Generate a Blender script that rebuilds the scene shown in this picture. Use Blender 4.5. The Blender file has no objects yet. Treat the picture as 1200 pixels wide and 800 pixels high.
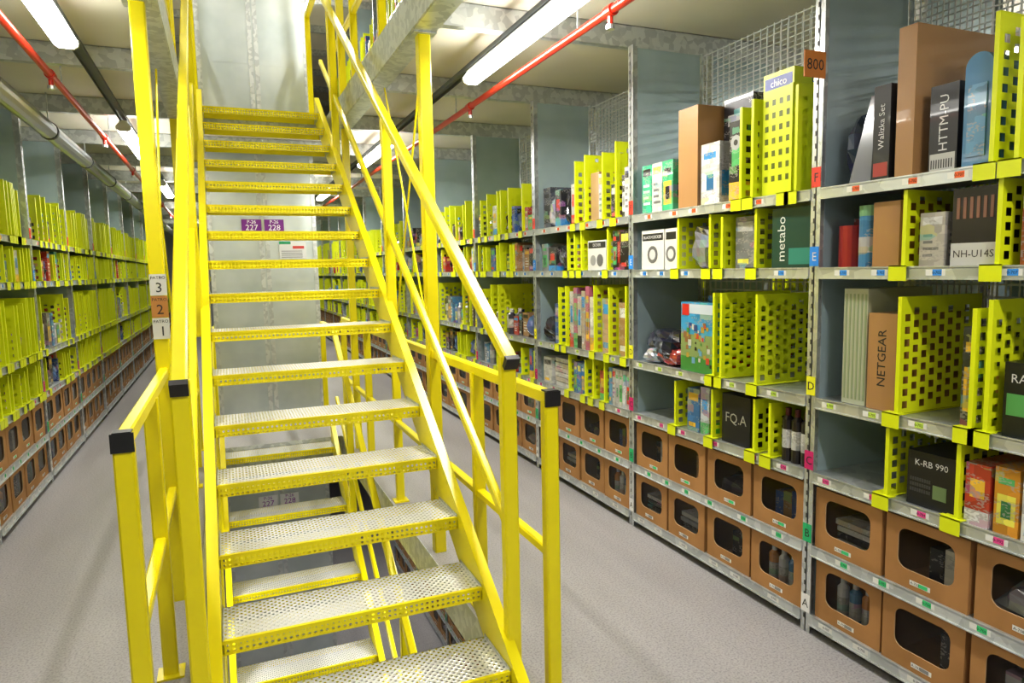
import bpy, math, random
from mathutils import Vector, Matrix
S = bpy.context.scene
S.view_settings.view_transform = 'Standard'
S.view_settings.exposure = .18
S.view_settings.gamma = .90

# ---------------------------------------------------------------- materials
MATS = {}
def mk(name, col=(.5,.5,.5), rough=.5, metal=0., emit=None, es=0., build=None, coat=0.):
    m = bpy.data.materials.new(name); m.use_nodes = True
    nt = m.node_tree; b = nt.nodes['Principled BSDF']
    b.inputs['Base Color'].default_value = (*col, 1)
    b.inputs['Roughness'].default_value = rough
    b.inputs['Metallic'].default_value = metal
    b.inputs['Coat Weight'].default_value = coat
    if emit:
        b.inputs['Emission Color'].default_value = (*emit, 1)
        b.inputs['Emission Strength'].default_value = es
    if build: build(nt, b)
    MATS[name] = m
    return m

def noise_col(c1, c2, scale, detail=3, rough=None, bump=0., vor=False, lo=.35, hi=.65):
    def f(nt, b):
        N, L = nt.nodes, nt.links
        tc = N.new('ShaderNodeTexCoord')
        if vor:
            n = N.new('ShaderNodeTexVoronoi'); n.inputs['Scale'].default_value = scale
            out = n.outputs['Color']
        else:
            n = N.new('ShaderNodeTexNoise'); n.inputs['Scale'].default_value = scale
            n.inputs['Detail'].default_value = detail
            out = n.outputs['Fac']
        L.new(tc.outputs['Object'], n.inputs['Vector'])
        r = N.new('ShaderNodeValToRGB')
        r.color_ramp.elements[0].color = (*c1, 1); r.color_ramp.elements[1].color = (*c2, 1)
        r.color_ramp.elements[0].position = lo; r.color_ramp.elements[1].position = hi
        L.new(out, r.inputs['Fac']); L.new(r.outputs['Color'], b.inputs['Base Color'])
        if bump:
            bp = N.new('ShaderNodeBump'); bp.inputs['Strength'].default_value = bump
            L.new(out, bp.inputs['Height']); L.new(bp.outputs['Normal'], b.inputs['Normal'])
    return f

def floor_mat(nt, b):
    N, L = nt.nodes, nt.links
    noise_col((.25,.24,.25),(.42,.405,.415), 110, 8, lo=.3, hi=.55)(nt, b)
    src = b.inputs['Base Color'].links[0].from_socket
    tc = N.new('ShaderNodeTexCoord'); mp = N.new('ShaderNodeMapping'); mp.inputs['Scale'].default_value = (2.2,.35,1)
    L.new(tc.outputs['Object'], mp.inputs['Vector'])
    n = N.new('ShaderNodeTexNoise'); n.inputs['Scale'].default_value = 1.6; n.inputs['Detail'].default_value = 6
    L.new(mp.outputs[0], n.inputs['Vector'])
    mr = N.new('ShaderNodeMapRange'); mr.inputs['From Min'].default_value = .3; mr.inputs['From Max'].default_value = .7
    mr.inputs['To Min'].default_value = .84; mr.inputs['To Max'].default_value = 1.08
    L.new(n.outputs['Fac'], mr.inputs['Value'])
    sc = N.new('ShaderNodeVectorMath'); sc.operation = 'SCALE'; L.new(src, sc.inputs[0]); L.new(mr.outputs[0], sc.inputs['Scale'])
    L.new(sc.outputs[0], b.inputs['Base Color'])
    mr2 = N.new('ShaderNodeMapRange'); mr2.inputs['To Min'].default_value = .28; mr2.inputs['To Max'].default_value = .5
    L.new(n.outputs['Fac'], mr2.inputs['Value']); L.new(mr2.outputs[0], b.inputs['Roughness'])

def holes(axes, scale, thr, rot=0.):
    def f(nt, b):
        N, L = nt.nodes, nt.links
        tc = N.new('ShaderNodeTexCoord'); sp = N.new('ShaderNodeSeparateXYZ')
        L.new(tc.outputs['Object'], sp.inputs[0])
        cb = N.new('ShaderNodeCombineXYZ')
        L.new(sp.outputs[axes[0]], cb.inputs[0]); L.new(sp.outputs[axes[1]], cb.inputs[1])
        mp = N.new('ShaderNodeMapping'); mp.inputs['Rotation'].default_value = (0, 0, rot)
        L.new(cb.outputs[0], mp.inputs['Vector'])
        v = N.new('ShaderNodeTexVoronoi'); v.voronoi_dimensions = '2D'
        v.inputs['Scale'].default_value = scale; v.inputs['Randomness'].default_value = 0
        L.new(mp.outputs[0], v.inputs['Vector'])
        lt = N.new('ShaderNodeMath'); lt.operation = 'LESS_THAN'; lt.inputs[1].default_value = thr
        L.new(v.outputs['Distance'], lt.inputs[0])
        bp = N.new('ShaderNodeBump'); bp.inputs['Strength'].default_value = .7; bp.inputs['Distance'].default_value = .006
        bp.invert = True
        L.new(v.outputs['Distance'], bp.inputs['Height']); L.new(bp.outputs['Normal'], b.inputs['Normal'])
        tr = N.new('ShaderNodeBsdfTransparent'); mx = N.new('ShaderNodeMixShader')
        L.new(lt.outputs[0], mx.inputs[0]); L.new(b.outputs[0], mx.inputs[1]); L.new(tr.outputs[0], mx.inputs[2])
        L.new(mx.outputs[0], N['Material Output'].inputs['Surface'])
    return f

def attr_col(nt, b):
    a = nt.nodes.new('ShaderNodeAttribute'); a.attribute_name = 'Col'
    nt.links.new(a.outputs['Color'], b.inputs['Base Color'])
def printed(nt, b):
    """printed packaging: base colour with block graphics and text-like rows"""
    N, L = nt.nodes, nt.links
    a = N.new('ShaderNodeAttribute'); a.attribute_name = 'Col'
    tc = N.new('ShaderNodeTexCoord')
    mp = N.new('ShaderNodeMapping'); mp.inputs['Scale'].default_value = (1, 1, 1.8)
    L.new(tc.outputs['Object'], mp.inputs['Vector'])
    v = N.new('ShaderNodeTexVoronoi'); v.distance = 'CHEBYCHEV'; v.inputs['Scale'].default_value = 18
    v.inputs['Randomness'].default_value = .85
    L.new(mp.outputs[0], v.inputs['Vector'])
    sp = N.new('ShaderNodeSeparateColor'); L.new(v.outputs['Color'], sp.inputs[0])
    mr = N.new('ShaderNodeMapRange'); mr.inputs['To Min'].default_value = .7; mr.inputs['To Max'].default_value = 1.15
    L.new(sp.outputs[0], mr.inputs['Value'])
    mul = N.new('ShaderNodeVectorMath'); mul.operation = 'SCALE'
    L.new(a.outputs['Color'], mul.inputs[0]); L.new(mr.outputs[0], mul.inputs['Scale'])
    hs = N.new('ShaderNodeCombineColor'); hs.mode = 'HSV'
    L.new(sp.outputs[2], hs.inputs[0]); hs.inputs[1].default_value = .7; hs.inputs[2].default_value = .38
    gk = N.new('ShaderNodeMath'); gk.operation = 'GREATER_THAN'; gk.inputs[1].default_value = .87; L.new(sp.outputs[0], gk.inputs[0])
    gk2 = N.new('ShaderNodeMath'); gk2.operation = 'MULTIPLY'; gk2.inputs[1].default_value = .6; L.new(gk.outputs[0], gk2.inputs[0])
    mx0 = N.new('ShaderNodeMix'); mx0.data_type = 'RGBA'; L.new(gk2.outputs[0], mx0.inputs['Factor'])
    L.new(mul.outputs[0], mx0.inputs['A']); L.new(hs.outputs[0], mx0.inputs['B'])
    mp2 = N.new('ShaderNodeMapping'); mp2.inputs['Scale'].default_value = (90, 90, 160)
    L.new(tc.outputs['Object'], mp2.inputs['Vector'])
    n = N.new('ShaderNodeTexNoise'); n.inputs['Scale'].default_value = 1; n.inputs['Detail'].default_value = 0
    L.new(mp2.outputs[0], n.inputs['Vector'])
    g = N.new('ShaderNodeMath'); g.operation = 'GREATER_THAN'; g.inputs[1].default_value = .56; L.new(n.outputs['Fac'], g.inputs[0])
    g2 = N.new('ShaderNodeMath'); g2.operation = 'GREATER_THAN'; g2.inputs[1].default_value = .58; L.new(sp.outputs[1], g2.inputs[0])
    mm = N.new('ShaderNodeMath'); mm.operation = 'MULTIPLY'; L.new(g.outputs[0], mm.inputs[0]); L.new(g2.outputs[0], mm.inputs[1])
    m3 = N.new('ShaderNodeMath'); m3.operation = 'MULTIPLY'; m3.inputs[1].default_value = .6; L.new(mm.outputs[0], m3.inputs[0])
    mx = N.new('ShaderNodeMix'); mx.data_type = 'RGBA'; L.new(m3.outputs[0], mx.inputs['Factor'])
    L.new(mx0.outputs['Result'], mx.inputs['A']); mx.inputs['B'].default_value = (.36, .34, .32, 1)
    L.new(mx.outputs['Result'], b.inputs['Base Color'])
def film(nt, b):
    N, L = nt.nodes, nt.links
    gl = N.new('ShaderNodeBsdfGlossy'); gl.inputs['Roughness'].default_value = .12; gl.inputs['Color'].default_value = (.8,.8,.8,1)
    tr = N.new('ShaderNodeBsdfTransparent'); tr.inputs['Color'].default_value = (.8,.8,.8,1)
    fr = N.new('ShaderNodeFresnel'); fr.inputs['IOR'].default_value = 1.35
    mx = N.new('ShaderNodeMixShader')
    L.new(fr.outputs[0], mx.inputs[0]); L.new(tr.outputs[0], mx.inputs[1]); L.new(gl.outputs[0], mx.inputs[2])
    L.new(mx.outputs[0], N['Material Output'].inputs['Surface'])

mk('yellow_paint', rough=.28, build=noise_col((.83,.72,.004),(.88,.77,.006), 3))
mk('divider_lime', (.70,.77,.010), .36)
mk('galv', rough=.34, metal=.7, build=noise_col((.50,.53,.55),(.66,.69,.70), 28, vor=True))
mk('galv_shelf', rough=.32, metal=.6, build=noise_col((.50,.53,.54),(.62,.65,.66), 20, vor=True))
mk('panel_blue', rough=.33, metal=.35, build=noise_col((.37,.475,.515),(.43,.535,.575), 4))
mk('panel_end', rough=.30, metal=.65, build=noise_col((.50,.56,.58),(.62,.67,.69), 2.5))
mk('tread_perf', (.78,.79,.79), .32, .45, build=holes((0,1), 52, .25, math.radians(45)))
mk('nose_perf', (.84,.74,.005), .33, build=holes((0,2), 48, .24))
mk('cardboard', rough=.75, build=noise_col((.34,.17,.055),(.41,.21,.072), 6))
mk('goods', rough=.3, build=printed, coat=.3)
mk('plain', rough=.35, build=attr_col, coat=.2)
mk('bag', rough=.15, build=attr_col, coat=.6)
mk('matte', rough=.55, build=attr_col)
mk('film', build=film)
mk('floor_epoxy', rough=.38, build=floor_mat)
mk('ceiling_board', rough=.7, build=noise_col((.70,.67,.57),(.76,.73,.63), 1.2))
mk('wall_paint', rough=.8, build=noise_col((.52,.54,.54),(.57,.59,.59), 1))
mk('red_pipe', (.58,.03,.012), .3)
mk('duct_foil', (.50,.53,.56), .3, .85)
mk('black_plastic', (.012,.012,.014), .4)
mk('dark_steel', (.12,.13,.14), .45, .4)
mk('lamp_body', (.7,.7,.68), .4)
mk('lamp_tube', (1,1,1), .4, emit=(1,.98,.93), es=17)
mk('wire', (.66,.69,.70), .4, .3)

# ---------------------------------------------------------------- mesh builder
class MB:
    def __init__(s): s.v=[]; s.f=[]; s.m=[]; s.c=[]; s.names=[]; s.sm=[]
    def mi(s, n):
        if n not in s.names: s.names.append(n)
        return s.names.index(n)
    def face(s, pts, mat, col=(1,1,1)):
        i=len(s.v); s.v.extend([tuple(p) for p in pts]); s.f.append(tuple(range(i,i+len(pts))))
        s.m.append(s.mi(mat)); s.c.append(col)
    def hexa(s, p, mat, col=(1,1,1), skip=()):
        i=len(s.v); s.v.extend([tuple(q) for q in p])
        for k,q in enumerate(((0,3,2,1),(4,5,6,7),(0,1,5,4),(1,2,6,5),(2,3,7,6),(3,0,4,7))):
            if k in skip: continue
            s.f.append(tuple(i+a for a in q)); s.m.append(s.mi(mat)); s.c.append(col)
    def box(s, x0,x1,y0,y1,z0,z1, mat, col=(1,1,1), skip=()):
        s.hexa([(x0,y0,z0),(x1,y0,z0),(x1,y1,z0),(x0,y1,z0),(x0,y0,z1),(x1,y0,z1),(x1,y1,z1),(x0,y1,z1)],mat,col,skip)
    def beam(s, a, b, w, h, mat, up=(0,0,1), col=(1,1,1)):
        a=Vector(a); b=Vector(b); d=(b-a).normalized(); u=Vector(up)
        if abs(d.dot(u))>.98: u=Vector((0,1,0))
        r=d.cross(u).normalized(); u=r.cross(d).normalized(); r*=w/2; u*=h/2
        s.hexa([a-r-u,a+r-u,b+r-u,b-r-u,a-r+u,a+r+u,b+r+u,b-r+u],mat,col)
    def tube(s, a, b, w, h, mat, c=.006, up=(0,0,1)):
        """rectangular hollow section with chamfered corners"""
        a=Vector(a); b=Vector(b); d=(b-a).normalized(); u=Vector(up)
        if abs(d.dot(u))>.98: u=Vector((0,1,0))
        r=d.cross(u).normalized(); u=r.cross(d).normalized()
        P=[(w/2-c,-h/2),(w/2,-h/2+c),(w/2,h/2-c),(w/2-c,h/2),(-w/2+c,h/2),(-w/2,h/2-c),(-w/2,-h/2+c),(-w/2+c,-h/2)]
        A=[a+r*p+u*q for p,q in P]; B=[b+r*p+u*q for p,q in P]
        for k in range(8): s.face([A[k],A[(k+1)%8],B[(k+1)%8],B[k]],mat)
        s.face(A[::-1],mat); s.face(B,mat)
    def cyl(s, a, b, r, mat, col=(1,1,1), n=12, r2=None):
        a=Vector(a); b=Vector(b); d=(b-a).normalized(); u=Vector((0,0,1)) if abs(d.z)<.9 else Vector((1,0,0))
        p=d.cross(u).normalized(); q=p.cross(d); r2=r if r2 is None else r2
        A=[a+r*(math.cos(t)*p+math.sin(t)*q) for t in [2*math.pi*k/n for k in range(n)]]
        B=[b+r2*(math.cos(t)*p+math.sin(t)*q) for t in [2*math.pi*k/n for k in range(n)]]
        for k in range(n): s.face([A[k],A[(k+1)%n],B[(k+1)%n],B[k]],mat,col)
        s.face(A[::-1],mat,col); s.face(B,mat,col)
    def lump(s, c, r, mat, col, rng, n=14, m=10):
        """crumpled soft bag"""
        P=[]; ph0=[rng.uniform(0,6.28) for _ in range(6)]
        for j in range(m+1):
            ph=math.pi*j/m; row=[]
            for i in range(n):
                t=2*math.pi*i/n
                k=1+(.13*math.sin(3*t+ph0[0]+2*ph)+.09*math.sin(5*t+ph0[1]-3*ph)+.06*math.sin(7*ph+ph0[2]+t)+rng.uniform(-.05,.05))*math.sin(ph)
                sx=math.copysign(abs(math.cos(t))**.7,math.cos(t)); sy=math.copysign(abs(math.sin(t))**.7,math.sin(t)); cz=math.cos(ph)
                row.append((c[0]+r[0]*k*math.sin(ph)**.6*sx, c[1]+r[1]*k*math.sin(ph)**.6*sy, c[2]+r[2]*(k if cz>0 else 1)*math.copysign(abs(cz)**.8,cz)))
            P.append(row)
        for j in range(m):
            for i in range(n):
                s.face([P[j][i],P[j+1][i],P[j+1][(i+1)%n],P[j][(i+1)%n]],mat,tuple(q*rng.uniform(.8,1.2) for q in col))
    def text(s, txt, o, size, mat='matte', col=(0,0,0), right=(0,-1,0), up=(0,0,1), center=True):
        V,F,w=text_mesh(txt); o=Vector(o); r=Vector(right)*size; u=Vector(up)*size
        i=len(s.v); dx=-w/2 if center else 0; dy=-.35 if center else 0
        for (x,y) in V: s.v.append(tuple(o+r*(x+dx)+u*(y+dy)))
        for f in F: s.f.append(tuple(i+a for a in f)); s.m.append(s.mi(mat)); s.c.append(col)
    def mesh(s, name):
        me=bpy.data.meshes.new(name); me.from_pydata(s.v,[],s.f)
        for n in s.names: me.materials.append(MATS[n])
        me.polygons.foreach_set('material_index', s.m)
        ca=me.color_attributes.new('Col','FLOAT_COLOR','CORNER')
        arr=[]
        for f,c in zip(s.f,s.c): arr.extend([c[0],c[1],c[2],1.]*len(f))
        ca.data.foreach_set('color', arr); me.update(); return me

_tc={}
def text_mesh(t):
    if t in _tc: return _tc[t]
    cu=bpy.data.curves.new('t','FONT'); cu.body=t; cu.resolution_u=2
    ob=bpy.data.objects.new('t',cu); S.collection.objects.link(ob)
    bpy.context.view_layer.update()
    me=bpy.data.meshes.new_from_object(ob.evaluated_get(bpy.context.evaluated_depsgraph_get()))
    V=[(v.co.x,v.co.y) for v in me.vertices]; F=[tuple(p.vertices) for p in me.polygons]
    w=max([v[0] for v in V] or [0])
    bpy.data.objects.remove(ob); bpy.data.meshes.remove(me); bpy.data.curves.remove(cu)
    _tc[t]=(V,F,w); return _tc[t]

def obj(name, me, parent=None, loc=(0,0,0), rz=0.):
    o=bpy.data.objects.new(name, me); S.collection.objects.link(o)
    o.location=loc; o.rotation_euler=(0,0,rz)
    if parent: o.parent=parent
    return o
def empty(name, loc=(0,0,0)):
    e=bpy.data.objects.new(name,None); S.collection.objects.link(e); e.location=loc; e.empty_display_size=.1; return e

# ---------------------------------------------------------------- constants
BAY=1.38; D=.5
ZS=[.09,.40,.72,1.04,1.58,1.90]
LC=[(.75,.75,.75),(.02,.42,.16),(.60,.02,.16),(.80,.78,.02),(.02,.25,.75),(.75,.05,.02)]
STK=[(.7,.7,.7),(.05,.55,.2),(.75,.08,.3),(.55,.75,.1),(.05,.3,.8),(.85,.15,.03)]
RY0=2.13-2*BAY; XR=2.25; XL=-1.34
STORY=3.053

# ---------------------------------------------------------------- rack bay frame
def bay_frame(last=False):
    m=MB(); rng=random.Random(5)
    def upright(y):
        m.box(0,.003,y-.025,y+.025,0,2.87,'galv'); m.box(0,.045,y-.003,y+.003,0,2.87,'galv')
        m.box(D-.003,D,y-.025,y+.025,0,2.87,'galv')
        m.box(.045,D-.01,y-.004,y+.004,.06,2.86,'panel_blue')
        z=.06
        while z<2.84:
            m.face([(-.0006,y+.011,z),(-.0006,y+.003,z),(-.0006,y+.003,z+.02),(-.0006,y+.011,z+.02)],'matte',(.05,.05,.05))
            z+=.05
        for k,zz in enumerate(ZS):
            c=LC[k]; zc=zz+.045 if k else .13
            m.box(-.002,-.0008,y-.023,y+.023,zc-.04,zc+.04,'matte',c)
            m.text('ABCDEF'[k],(-.0026,y,zc),.05,col=(.02,.02,.02) if k in(0,3) else (.65,.65,.65) if k==4 else (.02,.02,.02))
    upright(0)
    if last: upright(BAY)
    for k,z in enumerate(ZS):
        m.box(.004,D-.004,.006,BAY-.006,z-.012,z-.008,'galv_shelf')
        m.box(-.004,.0,.026,BAY-.026,z-.045,z,'galv_shelf')
        m.box(-.004,.02,.026,BAY-.026,z-.0085,z-.0065,'galv_shelf')
        m.box(-.012,-.004,.026,BAY-.026,z-.047,z-.043,'galv_shelf')
        y=.1+rng.random()*.08
        while y<BAY-.12:
            m.face([(-.0046,y+.07,z-.033),(-.0046,y,z-.033),(-.0046,y,z-.012),(-.0046,y+.07,z-.012)],'matte',(.75,.75,.72))
            m.face([(-.0050,y+.045,z-.033),(-.0050,y+.012,z-.033),(-.0050,y+.012,z-.012),(-.0050,y+.045,z-.012)],'matte',STK[k])
            m.text('0-70%d'%rng.randint(0,9),(-.0054,y+.03,z-.0225),.014)
            y+=.16+rng.random()*.12
    t=.0028; x=D+.004
    y=.03
    while y<BAY:
        m.box(x-t,x+t,y-t,y+t,.1,2.86,'wire',skip=(0,1)); y+=.05
    z=.1
    while z<2.87:
        m.box(x-t,x+t,.0,BAY,z-t,z+t,'wire',skip=(2,4)); z+=.05
    return m.mesh('bay_frame')

# ---------------------------------------------------------------- divider
def divider(m, y, z, h, d=.40, x=.006, pitch=.046):
    hw=.026; web=pitch-hw
    lim='divider_lime'
    nx=int((d-web)/pitch); nz=int((h-.03)/pitch)
    x0=x; xc=x0
    for i in range(nx+1):
        wx=web if i<nx else (d-nx*pitch)
        m.face([(xc,y,z),(xc+wx,y,z),(xc+wx,y,z+h),(xc,y,z+h)],lim)
        if i==nx: break
        a=xc+wx; b=xc+pitch
        off=.012 if i%2==0 else .012+pitch/2
        zc=z
        for j in range(nz):
            zh=z+off+j*pitch+.006
            if zh+hw>z+h-.012: break
            m.face([(a,y,zc),(b,y,zc),(b,y,zh),(a,y,zh)],lim); zc=zh+hw
        m.face([(a,y,zc),(b,y,zc),(b,y,z+h),(a,y,z+h)],lim)
        xc+=pitch
    m.box(x0-.002,x0+.002,y-.001,y+.014,z,z+h,lim)
    m.box(x0,x0+d,y-.001,y+.009,z+h-.004,z+h,lim)
    m.box(x0,x0+d,y,y+.07,z-.006,z-.003,lim)
    m.box(-.0145,-.0125,y-.02,y+.05,z-.052,z+.003,lim)
    m.box(-.0145,x0+.02,y-.02,y+.05,z-.001,z+.003,lim)

# ---------------------------------------------------------------- products
PAL=[(.60,.60,.57),(.66,.64,.55),(.62,.62,.62),(.36,.20,.08),(.40,.23,.10),(.02,.02,.025),(.03,.03,.035),(.05,.05,.07),(.01,.012,.02),(.025,.02,.02),
     (.03,.08,.28),(.45,.035,.025),(.04,.28,.36),(.12,.34,.08),(.55,.28,.05),(.28,.28,.30),(.55,.55,.57),(.16,.13,.12),(.5,.12,.22),(.1,.30,.5),(.5,.03,.02),(.05,.12,.4)]
ACC=[(.7,.7,.7),(.7,.05,.03),(.02,.02,.02),(.8,.5,.05),(.05,.3,.65),(.1,.45,.15),(.5,.5,.5),(.75,.7,.1)]
def product(m, y0, z, w, h, d=.3, x=.03, col=None, rng=None, plain=False, mat='goods'):
    rng=rng or random.Random(int(y0*1000+z*77))
    col=col or rng.choice(PAL)
    if plain: mat='plain'
    m.box(x,x+d,y0,y0+w,z,z+h,mat,col)
    if plain: return
    a=rng.choice(ACC); b=rng.choice(ACC)
    def rf(u0,u1,v0,v1,c,e):
        yA=y0+w*(1-u0); yB=y0+w*(1-u1)
        m.face([(x-e,yA,z+h*v0),(x-e,yB,z+h*v0),(x-e,yB,z+h*v1),(x-e,yA,z+h*v1)],mat,c)
    def rs(u0,u1,v0,v1,c,e):
        for yy in (y0-e,y0+w+e):
            m.face([(x+d*u0,yy,z+h*v0),(x+d*u1,yy,z+h*v0),(x+d*u1,yy,z+h*v1),(x+d*u0,yy,z+h*v1)],mat,c)
    t=rng.random(); s=[1 if sum(col)<1 else .25][0]
    if t<.3:
        rf(.1,.9,.72,.9,a,.0008); rs(.08,.92,.72,.9,a,.0008); rf(.12,.7,.1,.2,b,.0008)
    elif t<.6:
        rf(.12,.88,.15,.6,a,.0008); rs(.1,.7,.15,.55,b,.0008); rf(.15,.8,.75,.85,b,.0008)
        rf(.3,.7,.25,.5,tuple(.5*q for q in b),.0014)
    elif t<.8:
        for q in range(4): rf(.15,.5+rng.random()*.4,.2+q*.12,.25+q*.12,(s*.8,)*3,.0008)
        rf(.1,.9,.78,.92,a,.0008)
        for q in range(4): rs(.1,.5+rng.random()*.4,.2+q*.12,.25+q*.12,(s*.7,)*3,.0008)
    else:
        rf(0,1,0,.25,a,.0008); rs(0,1,0,.25,a,.0008); rf(.2,.8,.45,.75,b,.0008)
def bottle(m, y, z, r, h, x, col, cap=(.7,.7,.7)):
    m.cyl((x,y,z),(x,y,z+h*.78),r,'plain',col,12); m.cyl((x,y,z+h*.78),(x,y,z+h*.86),r,'plain',col,12,r*.45)
    m.cyl((x,y,z+h*.86),(x,y,z+h),r*.5,'plain',cap,10)
    m.cyl((x,y,z+h*.25),(x,y,z+h*.6),r*1.01,'goods',(.6,.6,.6),12)

def fill_bay(seed, dense=False):
    g=MB(); dv=MB(); rng=random.Random(seed)
    for k in (2,3,4,5):
        z=ZS[k]; gap=(ZS[k+1]-z-.05) if k<5 else .62
        y=.04
        while y<BAY-.1:
            t=rng.random()
            if t<(.85 if dense else .64):
                h={2:.25,3:.42,4:.25,5:.38}[k]*rng.choice([1,1,.9])
                divider(dv,y,z,h,pitch=.05); y+=.02
                if rng.random()<(.65 if dense else .4) and y<BAY-.2:
                    y+=.06; divider(dv,y,z,h*rng.choice([1,.92]),pitch=.05); y+=.02
            n=rng.randint(0,2) if dense else rng.randint(1,3)
            for _ in range(n):
                w=rng.uniform(.025,.12)
                if y+w>BAY-.03: break
                r=rng.random()
                h=min(gap,rng.uniform(.12,.26 if k in(2,4) else .34))
                if r<.78: product(g,y,z-.004,w,h,rng.uniform(.22,.36),rng.uniform(.02,.12) if dense else rng.uniform(.01,.07),rng=rng)
                elif r<.84:
                    bottle(g,y+.04,z-.006,.032,min(gap,.22),.06,rng.choice(PAL)); bottle(g,y+.04,z-.006,.032,min(gap,.22),.14,rng.choice(PAL)); w=.08
                elif r<.95: g.lump((.15,y+.06,z+.09),(.12,.055,.095),'bag',rng.choice([(.03,.03,.03),(.5,.52,.55),(.1,.15,.3),(.4,.35,.3)]),rng,10,8); w=.12
                y+=w+.004
            y+=rng.choice([.01,.03,.06]) if dense else rng.choice([.0,.01,.03])
    return g.mesh('boxed_goods'), dv.mesh('dividers')

# ---------------------------------------------------------------- cardboard bins
def bins_mesh(seed):
    m=MB(); rng=random.Random(seed); P=(BAY-.05)/4
    for k in (0,1):
        z0=ZS[k]-.006; H=.262
        for i in range(4):
            y0=.025+i*P+.008+rng.uniform(-.003,.003); w=P-.016; x0=.012+rng.uniform(0,.012); x1=x0+.44
            y1=y0+w; z1=z0+H; cb='cardboard'
            m.face([(x0,y0,z0),(x1,y0,z0),(x1,y0,z1),(x0,y0,z1)],cb); m.face([(x0,y1,z0),(x0,y1,z1),(x1,y1,z1),(x1,y1,z0)],cb)
            m.face([(x1,y0,z0),(x1,y1,z0),(x1,y1,z1),(x1,y0,z1)],cb); m.face([(x0,y0,z0),(x0,y1,z0),(x1,y1,z0),(x1,y0,z0)],cb)
            m.box(x0,x0+.10,y0,y1,z1-.003,z1,cb); m.box(x0+.34,x1,y0,y1,z1-.003,z1,cb)
            cy=(y0+y1)/2; cz=z0+H*.56; a=w*.34; b=H*.29; r=.035
            outer=[(y1,z0),(y0,z0),(y0,z1),(y1,z1)]
            cs=[(cy+a-r,cz-b+r,0),(cy-a+r,cz-b+r,1),(cy-a+r,cz+b-r,2),(cy+a-r,cz+b-r,3)]
            arcs=[]
            st=[(0,-90),(-90,-180),(180,90),(90,0)]
            for (yy,zz,q) in cs:
                A=[]
                for s_ in range(5):
                    t=math.radians(st[q][0]+(st[q][1]-st[q][0])*s_/4)
                    A.append((yy+r*math.cos(t),zz+r*math.sin(t)))
                arcs.append(A)
            for dx in (0,.005):
                X=x0-.001+dx
                for q in range(4):
                    for s_ in range(4):
                        m.face([(X,*outer[q]),(X,*arcs[q][s_]),(X,*arcs[q][s_+1])],cb)
                    n=(q+1)%4
                    m.face([(X,*outer[q]),(X,*arcs[q][4]),(X,*arcs[n][0]),(X,*outer[n])],cb)
            allp=[p for A in arcs for p in A]
            for q in range(len(allp)):
                p,p2=allp[q],allp[(q+1)%len(allp)]
                m.face([(x0-.001,*p),(x0-.001,*p2),(x0+.004,*p2),(x0+.004,*p)],'matte',(.5,.33,.18))
            m.face([(x0+.007,cy+a+.01,cz-b-.01),(x0+.007,cy-a-.01,cz-b-.01),(x0+.007,cy-a-.01,cz+b+.01),(x0+.007,cy+a+.01,cz+b+.01)],'film')
            sx=x0-.0018; sy=cy+rng.uniform(-.02,.02); sz=z0+.028
            m.face([(sx,sy+.04,sz-.009),(sx,sy-.04,sz-.009),(sx,sy-.04,sz+.009),(sx,sy+.04,sz+.009)],'matte',(.72,.72,.7))
            c=STK[k] if k else (.25,.25,.25)
            m.face([(sx-.0005,sy+.005,sz-.007),(sx-.0005,sy-.03,sz-.007),(sx-.0005,sy-.03,sz+.007),(sx-.0005,sy+.005,sz+.007)],'matte',c)
            m.text('A-70%d'%rng.randint(0,9),(sx-.0008,sy+.02,sz),.014)
            t=rng.random(); xi=x0+.012
            if t<.22:
                for q in range(3): bottle(m,y0+.09+q*.06,z0+.003,.024,.21,xi+.03,rng.choice([(.05,.2,.4),(.7,.7,.72),(.6,.25,.05)]))
            elif t<.5:
                m.lump((xi+.11,cy,z0+.07),(.10,w*.38,.07),'bag',rng.choice([(.7,.73,.77),(.5,.5,.52),(.06,.06,.07),(.04,.04,.05)]),rng)
            elif t<.78:
                for q in range(rng.randint(1,3)): m.box(xi+.01+.02*q,xi+.3,y0+.05+q*.07,y0+.1+q*.07,z0+.002,z0+.19-.02*q,'goods',rng.choice(PAL))
            elif t<.88:
                for q in range(5): m.box(xi+.01+rng.uniform(0,.02),xi+.25,y0+.05+rng.uniform(0,.03),y1-.08,z0+.004+q*.03,z0+.026+q*.03,'goods',rng.choice([(.7,.7,.7),(.05,.05,.05),(.4,.42,.45)]))
    return m.mesh('bins')

FR=bay_frame(); FRL=bay_frame(True)
BINS=[bins_mesh(s) for s in (1,2,3,4,5,6)]
VAR=[fill_bay(s) for s in (11,12,13,14,15,16,17)]
VARD=[fill_bay(s,True) for s in (31,32,33,34,35)]

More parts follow.
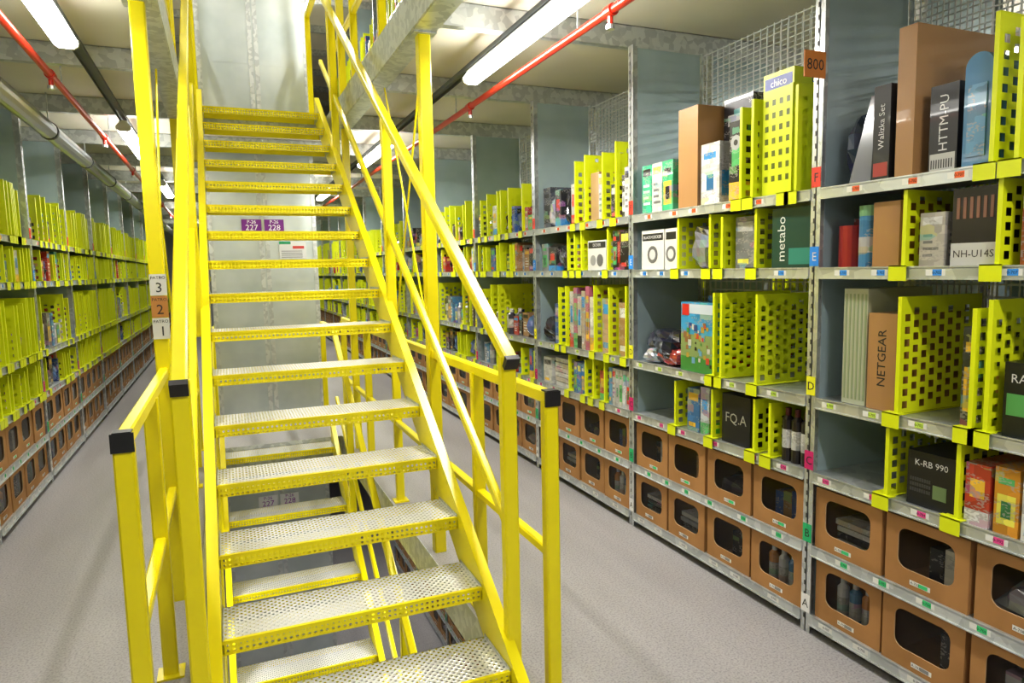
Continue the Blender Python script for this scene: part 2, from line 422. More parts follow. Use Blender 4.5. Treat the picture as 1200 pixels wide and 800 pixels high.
def custom_R2():
    g=MB(); dv=MB(); L=lambda Y:Y-2.13; r=random.Random(3)
    zF,zE,zD,zC=[ZS[5]-.006,ZS[4]-.006,ZS[3]-.006,ZS[2]-.006]
    for q,(c) in enumerate([(.05,.42,.2),(.6,.65,.6),(.05,.45,.25)]):
        product(g,L(3.14+q*.1),zF,.095,.28,.3,.03,c,r)
    product(g,L(2.93),zF,.16,.52,.34,.03,(.40,.22,.09),plain=True)
    product(g,L(2.76),zF,.14,.31,.14,.03,(.62,.62,.6),r)
    product(g,L(2.70),zF,.21,.54,.32,.18,(.012,.012,.016),r)
    product(g,L(2.60),zF,.09,.38,.34,.03,(.012,.012,.016),random.Random(8))
    g.cyl((.029,L(2.645),zF+.28),(.0295,L(2.645),zF+.28),.035,'plain',(.35,.36,.36),16); g.cyl((.028,L(2.645),zF+.28),(.0295,L(2.645),zF+.28),.014,'plain',(.03,.03,.03),12)
    divider(dv,L(2.575),zF+.006,.42,pitch=.05); divider(dv,L(2.50),zF+.006,.44,pitch=.05)
    g.box(.04,.38,L(2.30),L(2.48),zF,zF+.54,'plain',(.66,.73,.02))
    g.face([(.0395,L(2.47),zF+.47),(.0395,L(2.31),zF+.47),(.0395,L(2.31),zF+.52),(.0395,L(2.47),zF+.52)],'plain',(.03,.05,.3))
    g.text('chico',(.039,L(2.39),zF+.495),.045,'plain',(.8,.8,.8))
    g.text('chico',(.2,L(2.2995),zF+.50),.06,'plain',(.03,.05,.3),right=(1,0,0))
    divider(dv,L(2.285),zF+.006,.46,.37,x=.02,pitch=.05); divider(dv,L(2.24),zF+.006,.44,pitch=.05)
    for q in range(4):
        for j in range(7):
            g.face([(.0390,L(2.465)-q*.042,zF+.07+j*.055),(.0390,L(2.445)-q*.042,zF+.07+j*.055),(.0390,L(2.445)-q*.042,zF+.095+j*.055),(.0390,L(2.465)-q*.042,zF+.095+j*.055)],'plain',(.10,.13,.01))
    for (Y,w) in ((3.22,.22),(3.10,.11)):
        g.box(.03,.3,L(Y),L(Y+w),zE,zE+.23,'plain',(.66,.66,.64))
        g.box(.029,.03,L(Y)+.01,L(Y+w)-.01,zE+.17,zE+.21,'plain',(.02,.02,.02))
        g.cyl((.0285,L(Y)+w*.5,zE+.09),(.03,L(Y)+w*.5,zE+.09),min(.05,w*.4),'plain',(.15,.15,.15),14)
        g.cyl((.028,L(Y)+w*.5,zE+.09),(.03,L(Y)+w*.5,zE+.09),min(.03,w*.25),'plain',(.6,.6,.6),14)
    g.text('BLACK+DECKER',(.0285,L(3.33),zE+.19),.024,'plain',(.8,.8,.8))
    divider(dv,L(3.05),zE+.006,.27,pitch=.045)
    g.lump((.15,L(2.93),zE+.115),(.11,.085,.115),'bag',(.22,.22,.24),r)
    divider(dv,L(2.79),zE+.006,.27,pitch=.045); divider(dv,L(2.70),zE+.006,.25,pitch=.045)
    product(g,L(2.53),zE,.13,.25,.3,.05,(.18,.19,.20),r)
    divider(dv,L(2.47),zE+.006,.27,pitch=.045)
    g.box(.03,.36,L(2.17),L(2.40),zE,zE+.265,'plain',(.008,.06,.045))
    g.text('metabo',(.029,L(2.345),zE+.13),.065,'plain',(.7,.75,.73),right=(0,0,1),up=(0,1,0))
    g.text('metabo',(.2,L(2.1695),zE+.2),.06,'plain',(.5,.6,.58),right=(1,0,0))
    g.face([(.029,L(2.30),zE+.02),(.029,L(2.18),zE+.02),(.029,L(2.18),zE+.09),(.029,L(2.30),zE+.09)],'plain',(.03,.25,.2))
    g.lump((.18,L(3.29),zD+.10),(.15,.15,.10),'bag',(.02,.02,.03),r,18,12)
    g.lump((.11,L(3.2),zD+.05),(.08,.10,.05),'bag',(.30,.05,.05),r,16,10)
    g.lump((.10,L(3.36),zD+.045),(.08,.07,.045),'bag',(.4,.41,.45),r,16,10)
    g.box(.03,.13,L(2.79),L(3.06),zD,zD+.37,'goods',(.05,.33,.6))
    F=lambda a,b,c,d_,col,e=.0292: g.face([(e,L(b),zD+c),(e,L(a),zD+c),(e,L(a),zD+d_),(e,L(b),zD+d_)],'plain',col)
    F(2.79,3.06,.0,.08,(.06,.25,.05)); F(2.80,3.05,.31,.36,(.55,.62,.7)); F(2.99,3.05,.30,.36,(.6,.03,.02),.0288)
    F(2.79,3.06,.08,.2,(.25,.33,.12),.0291)
    for q in range(46):
        a=r.uniform(2.80,3.02); b=r.uniform(.02,.24); s_=r.uniform(.008,.028)
        F(a,a+s_,b,b+s_*1.2,r.choice([(.45,.3,.05),(.3,.15,.06),(.55,.08,.04),(.08,.28,.07),(.55,.55,.5),(.04,.08,.25),(.02,.02,.02),(.15,.35,.5)]),.0285-q*.00003)
    product(g,L(2.80),zD,.2,.40,.2,.16,(.03,.18,.45),r)
    divider(dv,L(2.755),zD+.006,.42,.44); divider(dv,L(2.455),zD+.006,.42,.44); 
    divider(dv,L(2.70),zD+.006,.42,.44)
    divider(dv,L(3.07),zC+.006,.25,pitch=.045)
    product(g,L(2.90),zC,.1,.23,.3,.03,(.05,.18,.4),r); product(g,L(2.82),zC,.07,.25,.3,.03,(.5,.55,.6),r)
    divider(dv,L(2.76),zC+.006,.25,pitch=.045)
    product(g,L(2.52),zC,.2,.245,.3,.03,(.012,.012,.015),plain=True)
    g.text('FQ.A',(.029,L(2.62),zC+.13),.07,'plain',(.35,.35,.3))
    divider(dv,L(2.46),zC+.006,.25,pitch=.045); divider(dv,L(2.36),zC+.006,.25,pitch=.045)
    for q in range(3): bottle(g,L(2.20)+q*.055,zC,.026,.24,.06,(.02,.015,.015),(.08,.01,.01))
    return g.mesh('boxed_goods'), dv.mesh('dividers')

def custom_R3():   # bay Y 3.51 .. 4.89, local coordinates
    g=MB(); dv=MB(); r=random.Random(21)
    zF,zE,zD,zC=[ZS[5]-.006,ZS[4]-.006,ZS[3]-.006,ZS[2]-.006]
    # F
    product(g,.05,zF,.05,.30,.3,.02,(.62,.62,.6),r); product(g,.105,zF,.04,.26,.3,.03,(.03,.03,.03),r)
    divider(dv,.17,zF+.006,.46,pitch=.05); divider(dv,.33,zF+.006,.42,pitch=.05)
    product(g,.20,zF,.09,.22,.3,.04,(.03,.03,.04),r)
    product(g,.36,zF,.05,.30,.3,.02,(.6,.6,.58),r); product(g,.42,zF,.11,.32,.3,.03,(.42,.28,.13),plain=True)
    divider(dv,.56,zF+.006,.44,pitch=.05); divider(dv,.70,zF+.006,.42,pitch=.05)
    product(g,.60,zF,.07,.24,.3,.05,(.30,.2,.12),r)
    product(g,.74,zF,.05,.28,.3,.02,(.5,.5,.5),r); g.lump((.15,.88,zF+.14),(.12,.07,.14),'bag',(.03,.03,.035),r)
    product(g,.97,zF,.09,.27,.3,.03,(.03,.03,.035),r); g.lump((.14,1.12,zF+.12),(.11,.05,.12),'bag',(.45,.47,.5),r)
    product(g,1.18,zF,.12,.31,.3,.05,(.08,.09,.12),r)
    # E
    product(g,.05,zE,.10,.25,.3,.02,(.02,.015,.015),r); product(g,.155,zE,.03,.25,.3,.02,(.4,.03,.02),r); product(g,.19,zE,.05,.25,.3,.02,(.02,.02,.025),r)
    divider(dv,.27,zE+.006,.27,pitch=.045)
    g.box(.02,.3,.32,.56,zE,zE+.2,'plain',(.66,.66,.64)); g.box(.019,.02,.33,.55,zE+.15,zE+.19,'plain',(.02,.02,.02)); g.text('DECKER',(.0185,.44,zE+.17),.028,'plain',(.8,.8,.8))
    g.cyl((.0185,.40,zE+.07),(.02,.40,zE+.07),.04,'plain',(.15,.15,.15),14); g.cyl((.0185,.49,zE+.07),(.02,.49,zE+.07),.035,'plain',(.3,.3,.3),14)
    divider(dv,.62,zE+.006,.27,pitch=.045); divider(dv,.72,zE+.006,.25,pitch=.045); divider(dv,.82,zE+.006,.27,pitch=.045)
    product(g,.75,zE,.05,.2,.3,.06,(.45,.2,.1),r)
    g.lump((.15,.97,zE+.10),(.12,.08,.10),'bag',(.03,.03,.035),r); product(g,1.08,zE,.12,.18,.3,.04,(.03,.03,.03),r); product(g,1.22,zE,.10,.21,.3,.04,(.3,.31,.33),r)
    # D
    divider(dv,.06,zD+.006,.44,pitch=.048); divider(dv,.26,zD+.006,.43,pitch=.048); divider(dv,.45,zD+.006,.44,pitch=.048); divider(dv,.86,zD+.006,.43,pitch=.048)
    product(g,.10,zD,.12,.34,.3,.05,(.42,.25,.11),r); product(g,.30,zD,.11,.36,.3,.04,(.5,.32,.2),r)
    for q in range(6): product(g,.49+q*.058,zD,.052,r.uniform(.3,.44),.3,.02,r.choice([(.45,.12,.2),(.6,.58,.5),(.5,.42,.3),(.3,.06,.05),(.62,.6,.58)]),r)
    divider(dv,.97,zD+.006,.42,pitch=.048)
    product(g,1.02,zD,.09,.3,.3,.04,(.05,.12,.35),r); g.lump((.16,1.22,zD+.10),(.13,.09,.10),'bag',(.03,.03,.04),r)
    # C
    for q in range(6): product(g,.04+q*.042,zC,.038,.24,.3,.015,r.choice([(.6,.62,.65),(.1,.3,.5),(.55,.55,.52)]),r)
    divider(dv,.32,zC+.006,.26,pitch=.045)
    product(g,.36,zC,.07,.2,.3,.03,(.45,.08,.05),r); divider(dv,.47,zC+.006,.26,pitch=.045); divider(dv,.58,zC+.006,.25,pitch=.045)
    for q in range(3): product(g,.62+q*.055,zC,.05,.22,.3,.02,(.04,.2,.5),r)
    divider(dv,.82,zC+.006,.26,pitch=.045)
    for q in range(6): g.box(.03+r.uniform(0,.02),.3,.88,1.12,zC+.001+q*.036,zC+.033+q*.036,'goods',r.choice([(.62,.62,.6),(.55,.5,.45),(.5,.1,.06)]))
    product(g,1.16,zC,.14,.2,.3,.03,(.6,.6,.58),r)
    return g.mesh('boxed_goods'), dv.mesh('dividers')

def custom_R1():
    g=MB(); dv=MB(); L=lambda Y:Y-.75; r=random.Random(9)
    zF,zE,zD,zC=[ZS[5]-.006,ZS[4]-.006,ZS[3]-.006,ZS[2]-.006]
    g.lump((.25,L(2.02),zF+.15),(.15,.07,.15),'bag',(.05,.06,.12),r,18,12)
    P=[(.03,2.00,0),(.03,1.90,0),(.28,1.90,0),(.28,2.00,0),(.10,1.965,.34),(.10,1.945,.34),(.24,1.945,.34),(.24,1.965,.34)]
    g.hexa([(a,L(b),zF+c) for a,b,c in P],'bag',(.20,.21,.24))
    g.face([(.045,L(1.985),zF+.06),(.045,L(1.915),zF+.06),(.067,L(1.925),zF+.17),(.067,L(1.975),zF+.17)],'goods',(.5,.5,.5))
    product(g,L(1.825),zF,.07,.35,.25,.03,(.02,.02,.022),plain=True)
    g.text('Walizka Set',(.029,L(1.86),zF+.2),.034,'plain',(.6,.6,.6),right=(0,0,1),up=(0,1,0))
    g.face([(.029,L(1.89),zF+.02),(.029,L(1.83),zF+.02),(.029,L(1.83),zF+.07),(.029,L(1.89),zF+.07)],'plain',(.4,.05,.04))
    product(g,L(1.73),zF,.07,.53,.44,.03,(.40,.22,.09),plain=True)
    product(g,L(1.585),zF,.10,.30,.2,.05,(.012,.012,.015),plain=True)
    g.text('HTTM-PU',(.049,L(1.635),zF+.17),.045,'plain',(.65,.65,.65),right=(0,0,1),up=(0,1,0))
    g.face([(.049,L(1.68),zF+.01),(.049,L(1.59),zF+.01),(.049,L(1.59),zF+.07),(.049,L(1.68),zF+.07)],'plain',(.5,.5,.48))
    for q in range(9): g.face([(.0485,L(1.675)-q*.009,zF+.02),(.0485,L(1.671)-q*.009,zF+.02),(.0485,L(1.671)-q*.009,zF+.05),(.0485,L(1.675)-q*.009,zF+.05)],'plain',(.02,.02,.02))
    N=10; W=.09; H=.37; c=(.05,.17,.33); yc=1.515
    prof=[]
    for q in range(N+1):
        t=math.pi*q/N; prof.append((L(yc)+ (W/2)*math.cos(t), zF+H-W/2+(W/2)*math.sin(t)))
    prof=[(L(yc)+W/2,zF)]+prof+[(L(yc)-W/2,zF)]
    for q in range(len(prof)-1):
        (a,b),(a2,b2)=prof[q],prof[q+1]; g.face([(.04,a,b),(.30,a,b),(.30,a2,b2),(.04,a2,b2)],'plain',c)
    g.face([(.04,a,b) for a,b in prof],'plain',(.07,.22,.40)); g.face([(.30,a,b) for a,b in prof],'plain',c)
    g.box(.035,.04,L(yc)-.03,L(yc)+.03,zF+.04,zF+.27,'goods',(.12,.30,.48))
    divider(dv,L(1.435),zF+.006,.46,pitch=.05); divider(dv,L(1.36),zF+.006,.42,pitch=.05)
    product(g,L(1.05),zF,.2,.3,.3,.04,(.02,.02,.02),r)
    g.cyl((.10,L(2.04),zE),(.10,L(2.04),zE+.17),.045,'plain',(.4,.025,.02),16); product(g,L(1.99),zE,.09,.2,.2,.16,(.3,.03,.02),r)
    for q in range(2):
        g.cyl((.07+.08*q,L(1.93),zE),(.07+.08*q,L(1.93),zE+.2),.036,'goods',(.06,.22,.4),16)
        g.cyl((.07+.08*q,L(1.93),zE+.2),(.07+.08*q,L(1.93),zE+.24),.037,'plain',(.2,.4,.2),16)
        g.cyl((.07+.08*q,L(1.93),zE+.06),(.07+.08*q,L(1.93),zE+.12),.0365,'goods',(.5,.5,.5),16)
    product(g,L(1.77),zE,.11,.245,.3,.03,(.40,.215,.085),plain=True)
    divider(dv,L(1.725),zE+.006,.27,pitch=.045)
    product(g,L(1.60),zE,.09,.19,.25,.03,(.5,.47,.42),r)
    product(g,L(1.42),zE,.155,.26,.25,.03,(.02,.015,.015),plain=True)
    g.box(.028,.03,L(1.42),L(1.575),zE,zE+.08,'plain',(.55,.55,.53)); g.text('NH-U14S',(.0275,L(1.5),zE+.045),.034,'plain',(.05,.04,.04))
    for q in range(6): g.box(.028,.03,L(1.44)+q*.022,L(1.45)+q*.022,zE+.16,zE+.23,'plain',(.25,.12,.08))
    divider(dv,L(1.40),zE+.006,.27,pitch=.045)
    product(g,L(1.2),zE,.16,.22,.3,.04,(.35,.1,.03),r)
    product(g,L(1.90),zD,.11,.46,.36,.04,(.42,.44,.32),plain=True)
    for q in range(6): g.box(.0385,.04,L(1.905)+q*.018,L(1.912)+q*.018,zD+.02,zD+.44,'plain',(.28,.34,.2))
    product(g,L(1.765),zD,.12,.37,.36,.03,(.40,.22,.09),plain=True)
    g.text('NETGEAR',(.029,L(1.825),zD+.2),.05,'plain',(.03,.03,.03),right=(0,0,1),up=(0,1,0))
    divider(dv,L(1.73),zD+.006,.43,.44); divider(dv,L(1.41),zD+.006,.43,.44); divider(dv,L(1.46),zD+.006,.40,.44)
    product(g,L(1.47),zD,.06,.34,.28,.05,(.05,.055,.05),r)
    product(g,L(1.20),zD,.18,.24,.25,.03,(.012,.015,.012),plain=True)
    g.face([(.029,L(1.37),zD+.07),(.029,L(1.22),zD+.07),(.029,L(1.22),zD+.14),(.029,L(1.37),zD+.14)],'plain',(.1,.35,.1))
    g.text('RAZER',(.0285,L(1.3),zD+.19),.04,'plain',(.6,.6,.6))
    divider(dv,L(1.76),zC+.006,.26,pitch=.045)
    product(g,L(1.52),zC,.18,.20,.28,.03,(.012,.012,.014),plain=True)
    g.text('K-RB 990',(.029,L(1.61),zC+.16),.032,'plain',(.6,.6,.6)); g.box(.028,.03,L(1.55),L(1.60),zC+.04,zC+.09,'plain',(.15,.22,.1))
    for q in range(9):
        for j in range(3): g.box(.0285,.03,L(1.61)+q*.009,L(1.616)+q*.009,zC+.05+j*.02,zC+.062+j*.02,'plain',(.06,.06,.065))
    divider(dv,L(1.49),zC+.006,.26,pitch=.045)
    product(g,L(1.40),zC,.08,.21,.25,.02,(.5,.06,.03),r)
    product(g,L(1.31),zC,.075,.22,.25,.02,(.65,.3,.03),r)
    product(g,L(1.22),zC,.08,.21,.25,.02,(.6,.6,.56),r)
    return g.mesh('boxed_goods'), dv.mesh('dividers')
CR1=custom_R1(); CR2=custom_R2(); CR3=custom_R3()

def rack_row(front_x, y_start, n, facing, z=0, seed=0, custom=None, var=None):
    rk=empty('shelving_rack',(front_x,y_start,z)); bn=empty('cardboard_storage_bins',(front_x,y_start,z))
    gd=empty('boxed_merchandise',(front_x,y_start,z)); dd=empty('plastic_shelf_dividers',(front_x,y_start,z))
    rng=random.Random(seed); prev=-1; var=var or VAR
    for i in range(n):
        if facing<0: loc=(0,i*BAY,0); rz=0; fr=FRL if i==n-1 else FR
        else: loc=(0,(i+1)*BAY,0); rz=math.pi; fr=FRL if i==0 else FR
        obj('bay_frame_%d'%i,fr,rk,loc,rz)
        obj('bin_row_%d'%i,BINS[rng.randrange(len(BINS))],bn,loc,rz)
        k=rng.randrange(len(var))
        if k==prev: k=(k+1)%len(var)
        prev=k
        G,DV=(custom or {}).get(i, var[k])
        obj('goods_%d'%i,G,gd,loc,rz); obj('divider_set_%d'%i,DV,dd,loc,rz)

NB=15
rack_row(XR,RY0,NB,-1,seed=1,custom={1:CR1,2:CR2,3:CR3},var=VAR+VARD[:2])
rack_row(XL,RY0,NB,+1,seed=2,var=VARD+VAR[:1])
rack_row(XR+2*D+.07,RY0,NB,+1,seed=3)
rack_row(5.6,RY0,8,-1,seed=4)
rack_row(XL-2*D-.07,RY0+BAY,8,-1,seed=5)
CY=7.99
rack_row(-.12,CY,8,-1,seed=6,var=VARD); rack_row(.98,CY,8,+1,seed=7,var=VARD)
rack_row(XR,2.13,6,-1,z=-STORY,seed=8); rack_row(XL,2.13,6,+1,z=-STORY,seed=9)
rack_row(XR,3.51,8,-1,z=STORY,seed=10); rack_row(XL,3.51,8,+1,z=STORY,seed=12)

# ---------------------------------------------------------------- room shell
YB=RY0-1.5; YE=RY0+NB*BAY+2.2; X0=-4.6; X1=6.4
HX0,HX1,HY0,HY1=-.21,.99,2.45,6.74
def slab(name, ztop, th, mat, hole=True):
    m=MB()
    if hole:
        m.box(X0,X1,YB,HY0,ztop-th,ztop,mat); m.box(X0,X1,HY1,YE,ztop-th,ztop,mat)
        m.box(X0,HX0,HY0,HY1,ztop-th,ztop,mat); m.box(HX1,X1,HY0,HY1,ztop-th,ztop,mat)
    else: m.box(X0,X1,YB,YE,ztop-th,ztop,mat)
    return obj(name,m.mesh(name))
slab('floor',0,.06,'floor_epoxy'); slab('ceiling',STORY,.06,'ceiling_board')
slab('floor_lower_level',-STORY,.06,'floor_epoxy',False); slab('ceiling_upper_level',2*STORY,.06,'ceiling_board',False)
for nm,a in (('wall_left',(X0-.1,X0,YB,YE)),('wall_right',(X1,X1+.1,YB,YE)),('wall_back',(X0,X1,YE,YE+.1)),('wall_front',(X0,X1,YB-.1,YB))):
    m=MB(); m.box(*a,-STORY,2*STORY,'wall_paint'); obj(nm,m.mesh(nm))

m=MB(); zt=STORY-.06
def cbeam(y,xa,xb,z1):
    m.box(xa,xb,y-.003,y+.003,z1-.12,z1,'galv'); m.box(xa,xb,y-.003,y+.05,z1-.123,z1-.12,'galv'); m.box(xa,xb,y-.003,y+.05,z1-.003,z1,'galv')
    m.box(xa,xb,y+.044,y+.05,z1-.12,z1-.105,'galv')
e=.01
for lv in (0,1):
    for i in range(NB+1):
        y=RY0+i*BAY+.03; z1=zt+lv*STORY-.001
        if HY0-.1<y<HY1 and lv==0: cbeam(y,X0+e,HX0-.13,z1); cbeam(y,HX1+.13,X1-e,z1)
        else: cbeam(y,X0+e,X1-e,z1)
obj('steel_cross_beams',m.mesh('steel_cross_beams'))
m=MB()
for zt2 in (STORY-.06,-.06):
    q=.003
    for x,s_ in ((HX0,1),(HX1,-1)):
        a,b=sorted((x+s_*q,x+s_*(q+.005))); m.box(a,b,HY0+.01,HY1-.01,zt2-.14,zt2+.064,'galv')
        a,b=sorted((x+s_*q,x-s_*.12)); m.box(a,b,HY0+.01,HY1-.01,zt2-.145,zt2-.14,'galv')
        a,b=sorted((x-s_*.114,x-s_*.12)); m.box(a,b,HY0+.01,HY1-.01,zt2-.14,zt2-.002,'galv')
    m.box(HX0+.01,HX1-.01,HY1-.009,HY1-.003,zt2-.14,zt2+.064,'galv'); m.box(HX0+.01,HX1-.01,HY0+.003,HY0+.009,zt2-.14,zt2+.064,'galv')
obj('opening_edge_beams',m.mesh('opening_edge_beams'))
for x in (1.5,-.66):
    m=MB()
    m.box(x-.03,x+.03,YB+.02,YE-.02,2.862,2.866,'dark_steel'); m.box(x-.03,x-.027,YB+.02,YE-.02,2.84,2.865,'dark_steel'); m.box(x+.027,x+.03,YB+.02,YE-.02,2.84,2.865,'dark_steel')
    obj('cable_tray',m.mesh('cable_tray'))

# ---------------------------------------------------------------- rack end panels behind stair
PY=7.92
for lv in (-1,0,1):
    m=MB(); z0=lv*STORY+.0; z1=z0+STORY-.07
    m.box(-.12,.43-.06,PY,PY+.004,z0,z1,'panel_end'); m.box(.43+.06,.98,PY,PY+.004,z0,z1,'panel_end')
    for xc in (-.10,.40,.46,.96):
        m.box(xc-.022,xc+.022,PY-.006,PY+.02,z0,z1,'galv')
    m.box(.37,.49,PY+.001,PY+.005,z0,z1,'panel_end')
    for zz in (.75,1.5,2.25): m.box(-.12,.98,PY-.002,PY,z0+zz-.006,z0+zz+.006,'panel_end')
    obj('rack_end_panel',m.mesh('rack_end_panel'))
    m=MB(); zc=z0+2.12
    for k,(xa,t) in enumerate(((.21,'227'),(.44,'228'))):
        m.box(xa,xa+.20,PY-.012,PY-.007,zc-.065,zc+.065,'matte',(.16,.02,.20) if lv==0 else (.7,.7,.7))
        c=(.8,.8,.8) if lv==0 else (.25,.03,.35)
        m.text('P-26',(xa+.1,PY-.0125,zc+.04),.05,col=c,right=(1,0,0)); m.text(t,(xa+.1,PY-.0125,zc-.02),.085,col=c,right=(1,0,0))
    obj('aisle_number_sign',m.mesh('aisle_number_sign'))
    if lv==0:
        m=MB(); m.box(.58,.86,PY-.012,PY-.007,1.76,1.95,'matte',(.55,.56,.55))
        m.box(.58,.70,PY-.013,PY-.012,1.92,1.95,'matte',(.02,.25,.10)); m.box(.72,.84,PY-.013,PY-.012,1.87,1.90,'matte',(.45,.05,.04))
        for q in range(4): m.box(.60,.82,PY-.013,PY-.012,1.775+q*.022,1.782+q*.022,'matte',(.15,.15,.15))
        obj('safety_notice',m.mesh('safety_notice'))

# ---------------------------------------------------------------- staircase
RISE=.1908; RUN=.2873; Y1=2.153; Z1=.158; SL=RISE/RUN
TXL,TXR=-.08,.87
def stair(zoff):
    e=empty('metal_staircase',(0,0,zoff))
    t=MB()
    for i in range(16):
        y=Y1+i*RUN; z=Z1+i*RISE; dpt=.262
        t.face([(TXL,y,z),(TXR,y,z),(TXR,y+dpt,z),(TXL,y+dpt,z)],'tread_perf')
        t.face([(TXL,y,z-.048),(TXR,y,z-.048),(TXR,y,z),(TXL,y,z)],'nose_perf')
        t.box(TXL,TXR,y-.002,y+.012,z-.004,z+.001,'yellow_paint')
        t.box(TXL,TXR,y-.0015,y+.02,z-.051,z-.047,'yellow_paint')
        t.box(TXL,TXR,y-.0018,y+.0005,z-.012,z-.004,'yellow_paint')
        t.box(TXL,TXR,y+dpt-.003,y+dpt,z-.048,z,'yellow_paint')
        for x in (TXL+.002,TXR-.005): t.box(x,x+.003,y,y+dpt,z-.05,z+.012,'galv')
    obj('treads',t.mesh('treads'),e)
    s=MB()
    def zn(Y): return Z1+SL*(Y-Y1)
    UP=.03; LO=.20; FW=.042
    for x,o in ((TXL,-1),(TXR,1)):
        ya=2.02; yb=6.70
        P=[(ya,0),(Y1+(LO-Z1)/SL,0),(yb,zn(yb)-LO),(yb,zn(yb)+UP),(ya,zn(ya)+UP)]
        xa=x; xb=x+o*.007
        s.face([(xa,*p) for p in P],'yellow_paint'); s.face([(xb,*p) for p in P],'yellow_paint')
        for k in range(5):
            p,q=P[k],P[(k+1)%5]; s.face([(xa,*p),(xb,*p),(xb,*q),(xa,*q)],'yellow_paint')
        xm=x+o*FW/2
        s.beam((xm,ya,zn(ya)+UP),(xm,yb,zn(yb)+UP),FW,.007,'yellow_paint')
        s.beam((xm,P[1][0],.004),(xm,yb,zn(yb)-LO),FW,.007,'yellow_paint')
        s.beam((xm,ya+.003,0),(xm,ya+.003,zn(ya)+UP),FW,.006,'yellow_paint')
    obj('stringers',s.mesh('stringers'),e)
    h=MB()
    for x in (TXL-.06,TXR+.045):
        top=lambda Y:1.30+SL*(Y-2.24); mid=lambda Y:.65+SL*(Y-2.24)
        h.tube((x,2.205,top(2.205)),(x,6.5,top(6.5)),.048,.045,'yellow_paint')
        h.tube((x,6.48,top(6.5)),(x,7.3,top(6.5)),.048,.045,'yellow_paint')
        h.tube((x,2.24,mid(2.24)),(x,6.5,mid(6.5)),.03,.042,'yellow_paint')
        h.beam((x,2.19,top(2.19)),(x,2.208,top(2.208)),.051,.048,'black_plastic')
        for Y in (2.24,4.03,5.82): 
            h.tube((x,Y,0 if Y<3 else zn(Y)-.12),(x,Y,top(Y)-.01),.056,.045,'yellow_paint')
            h.box(x-.035,x+.035,Y-.04,Y+.04,(0 if Y<3 else zn(Y)-.13),(.008 if Y<3 else zn(Y)-.12),'yellow_paint')
        h.tube((x,7.28,3.05),(x,7.28,top(6.5)),.05,.045,'yellow_paint')
    obj('handrails',h.mesh('handrails'),e)
    return e
stair(0); stair(-STORY)

GL,GR=-.29,1.052; TPY=3.66
def guard(z, tall=True):
    e=empty('guard_railing',(0,0,z)); g=MB()
    for x in (GL,GR):
        ya=2.16; yb=6.8
        for hh,q in ((1.14,.048),(.56,.038)): g.tube((x,ya,hh),(x,yb,hh),.04,q,'yellow_paint')
        for Y in (ya+.02,2.95,4.6,5.6,yb):
            g.tube((x,Y,0),(x,Y,1.13),.055,.045,'yellow_paint'); g.box(x-.05,x+.05,Y-.05,Y+.05,0,.008,'yellow_paint')
        g.box(x-.030,x+.030,ya-.012,ya-.004,1.11,1.165,'black_plastic'); g.box(x-.024,x+.024,ya-.01,ya+.035,1.163,1.168,'black_plastic')
        if tall:
            g.tube((x,TPY,0),(x,TPY,STORY-.212),.066,.07,'yellow_paint'); g.box(x-.06,x+.06,TPY-.06,TPY+.06,STORY-.214,STORY-.206,'galv')
            g.cyl((x,TPY,2.8),(x,4.6,1.1),.006,'yellow_paint',n=8); g.cyl((x,TPY,1.1),(x,4.6,2.8),.006,'yellow_paint',n=8)
            g.tube((x,6.2,0),(x,6.2,STORY-.212),.06,.06,'yellow_paint')
    obj('rails',g.mesh('rails'),e)
guard(0); guard(STORY)
m=MB(); ys=TPY-.04
for k,(t,c) in enumerate((('3',(.65,.65,.63)),('2',(.52,.24,.06)),('1',(.65,.65,.63)))):
    z=1.56-k*.103; m.box(GL-.032,GL+.040,ys-.004,ys,z-.050,z+.050,'matte',c)
    m.text('PATRO',(GL+.004,ys-.005,z+.034),.020,col=(.03,.03,.03),right=(1,0,0)); m.text(t,(GL+.004,ys-.005,z-.012),.065,col=(.03,.03,.03),right=(1,0,0))
obj('floor_level_sign',m.mesh('floor_level_sign'))
m=MB(); m.box(2.125,2.235,2.083,2.088,2.32,2.42,'matte',(.62,.22,.04)); m.text('800',(2.18,2.0825,2.37),.06,col=(.02,.02,.02),right=(1,0,0))
m.box(2.225,2.247,2.089,2.10,2.34,2.345,'galv'); obj('bay_number_sign',m.mesh('bay_number_sign'))

# ---------------------------------------------------------------- ceiling services
def fixture(x,y0,z,L=1.52,power=36,name='fluorescent_light_fixture'):
    e=empty(name,(x,y0,z)); m=MB()
    m.box(-.028,.028,0,L,.035,.050,'lamp_body')
    P=[(-.030,.035),(-.054,.005),(-.050,-.018),(-.030,-.032),(.030,-.032),(.050,-.018),(.054,.005),(.030,.035)]
    for k in range(len(P)-1):
        (a,b),(c,d_)=P[k],P[k+1]; m.face([(a,.02,b),(c,.02,d_),(c,L-.02,d_),(a,L-.02,b)],'lamp_tube')
    for yy in (.0,L-.02):
        for k in range(len(P)): 
            (a,b),(c,d_)=P[k],P[(k+1)%len(P)]; m.face([(a*1.04,yy,b),(c*1.04,yy,d_),(c*1.04,yy+.02,d_),(a*1.04,yy+.02,b)],'lamp_body')
        m.face([(a*1.04,yy,b) for a,b in P],'lamp_body'); m.face([(a*1.04,yy+.02,b) for a,b in P],'lamp_body')
    obj('housing',m.mesh('housing'),e)
    ld=bpy.data.lights.new('tube_light','AREA'); ld.shape='RECTANGLE'; ld.size=.07; ld.size_y=L-.05; ld.energy=power; ld.color=(1,.97,.92)
    lo=bpy.data.objects.new('tube_light',ld); S.collection.objects.link(lo); lo.parent=e; lo.location=(0,L/2,-.036)
FP=3.65
for k in range(-1,5): fixture(1.5,2.65+k*FP,2.78,power=38 if k<4 else 26)
for k in range(-1,5): fixture(-.66,2.65+k*FP,2.78,power=20 if k<4 else 16)
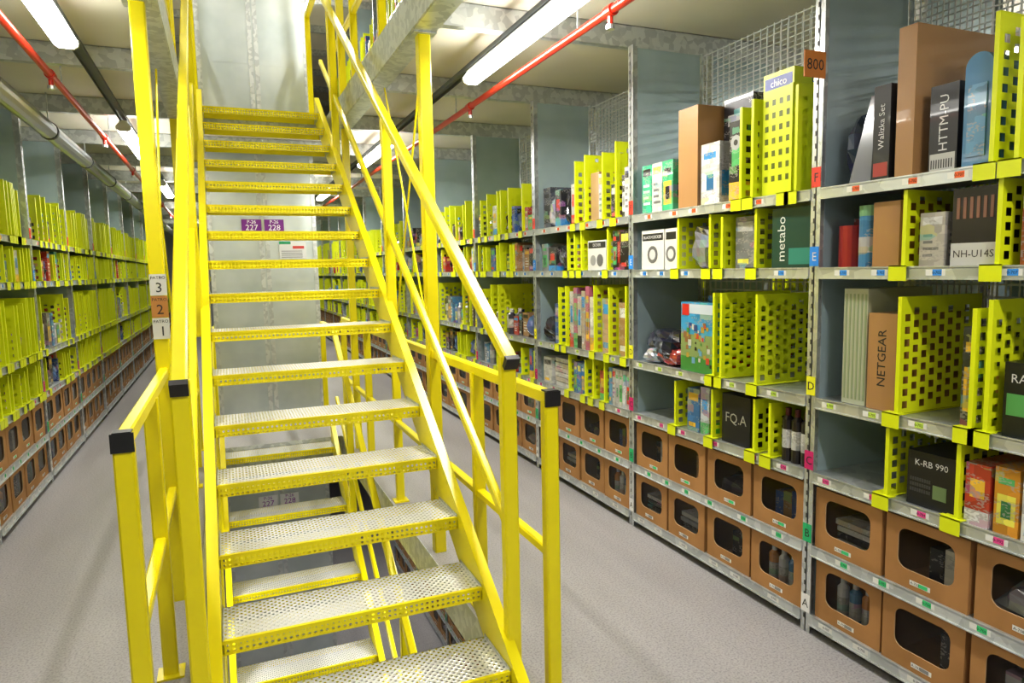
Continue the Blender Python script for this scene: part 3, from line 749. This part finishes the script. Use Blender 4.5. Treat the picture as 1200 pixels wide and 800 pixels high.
fixture(4.35,1.2,2.78); fixture(4.35,5.2,2.78); fixture(-3.5,4.0,2.78)
fixture(1.5,3.5,-.30,power=26); fixture(-.66,4.5,-.30,power=26); fixture(1.5,8.5,-.30,power=26)  # lower-level lamps are added to brighten the view down through the stair opening
for yy in (2.5,6.2,10.5): fixture(1.5,yy,2*STORY-.3,power=40); fixture(-.66,yy,2*STORY-.3,power=34)  # upper-level lamps are invented, put in so the storey above isn't black
for x in (1.67,-.83,4.7):
    m=MB()
    m.cyl((x,YB+.02,2.74),(x,YE-.02,2.74),.02,'red_pipe',n=14)
    for k in range(12):
        y=YB+1.1+k*1.9
        m.cyl((x,y,2.74),(x,y,2.68),.013,'red_pipe',n=10); m.cyl((x,y,2.68),(x,y,2.66),.02,'galv',n=10); m.cyl((x,y-.03,2.74),(x,y+.03,2.74),.027,'red_pipe',n=14)
        m.box(x-.004,x+.004,y+.3,y+.31,2.74,2.99,'galv')
    obj('sprinkler_pipe',m.mesh('sprinkler_pipe'))
m=MB(); y=YB+.02; N=14; x=-1.14; zc=2.70; rings=[]
while y<YE-.03:
    k=len(rings)%2; R=.062 if k else .054
    rings.append([(x+R*math.cos(2*math.pi*i/N),y,zc+R*math.sin(2*math.pi*i/N)) for i in range(N)]); y+=.022
for a,b in zip(rings,rings[1:]):
    for i in range(N): m.face([a[i],a[(i+1)%N],b[(i+1)%N],b[i]],'duct_foil')
for k in range(14):
    y=YB+.8+k*1.5; m.cyl((x,y,zc),(x,y+.03,zc),.067,'dark_steel',n=16); m.box(x-.004,x+.004,y+.01,y+.02,zc+.05,2.98,'galv')
obj('flexible_air_duct',m.mesh('flexible_air_duct'))

# ---------------------------------------------------------------- world + camera
w=bpy.data.worlds.new('World'); S.world=w; w.use_nodes=True
w.node_tree.nodes['Background'].inputs[0].default_value=(.8,.85,.9,1); w.node_tree.nodes['Background'].inputs[1].default_value=.3
cd=bpy.data.cameras.new('camera'); cam=bpy.data.objects.new('camera',cd); S.collection.objects.link(cam)
cd.lens=24; cd.sensor_width=36; cd.clip_start=.02; cd.clip_end=200
psi,phi,rl=math.radians(22.7),math.radians(6.07),math.radians(1.2)
Fv=Vector((math.sin(psi)*math.cos(phi),math.cos(psi)*math.cos(phi),-math.sin(phi)))
R0=Vector((math.cos(psi),-math.sin(psi),0)); U0=R0.cross(Fv)
Rv=R0*math.cos(rl)-U0*math.sin(rl); Uv=U0*math.cos(rl)+R0*math.sin(rl)
M=Matrix((( Rv.x,Uv.x,-Fv.x,0),(Rv.y,Uv.y,-Fv.y,0),(Rv.z,Uv.z,-Fv.z,1.6),(0,0,0,1)))
cam.matrix_world=M; S.camera=cam
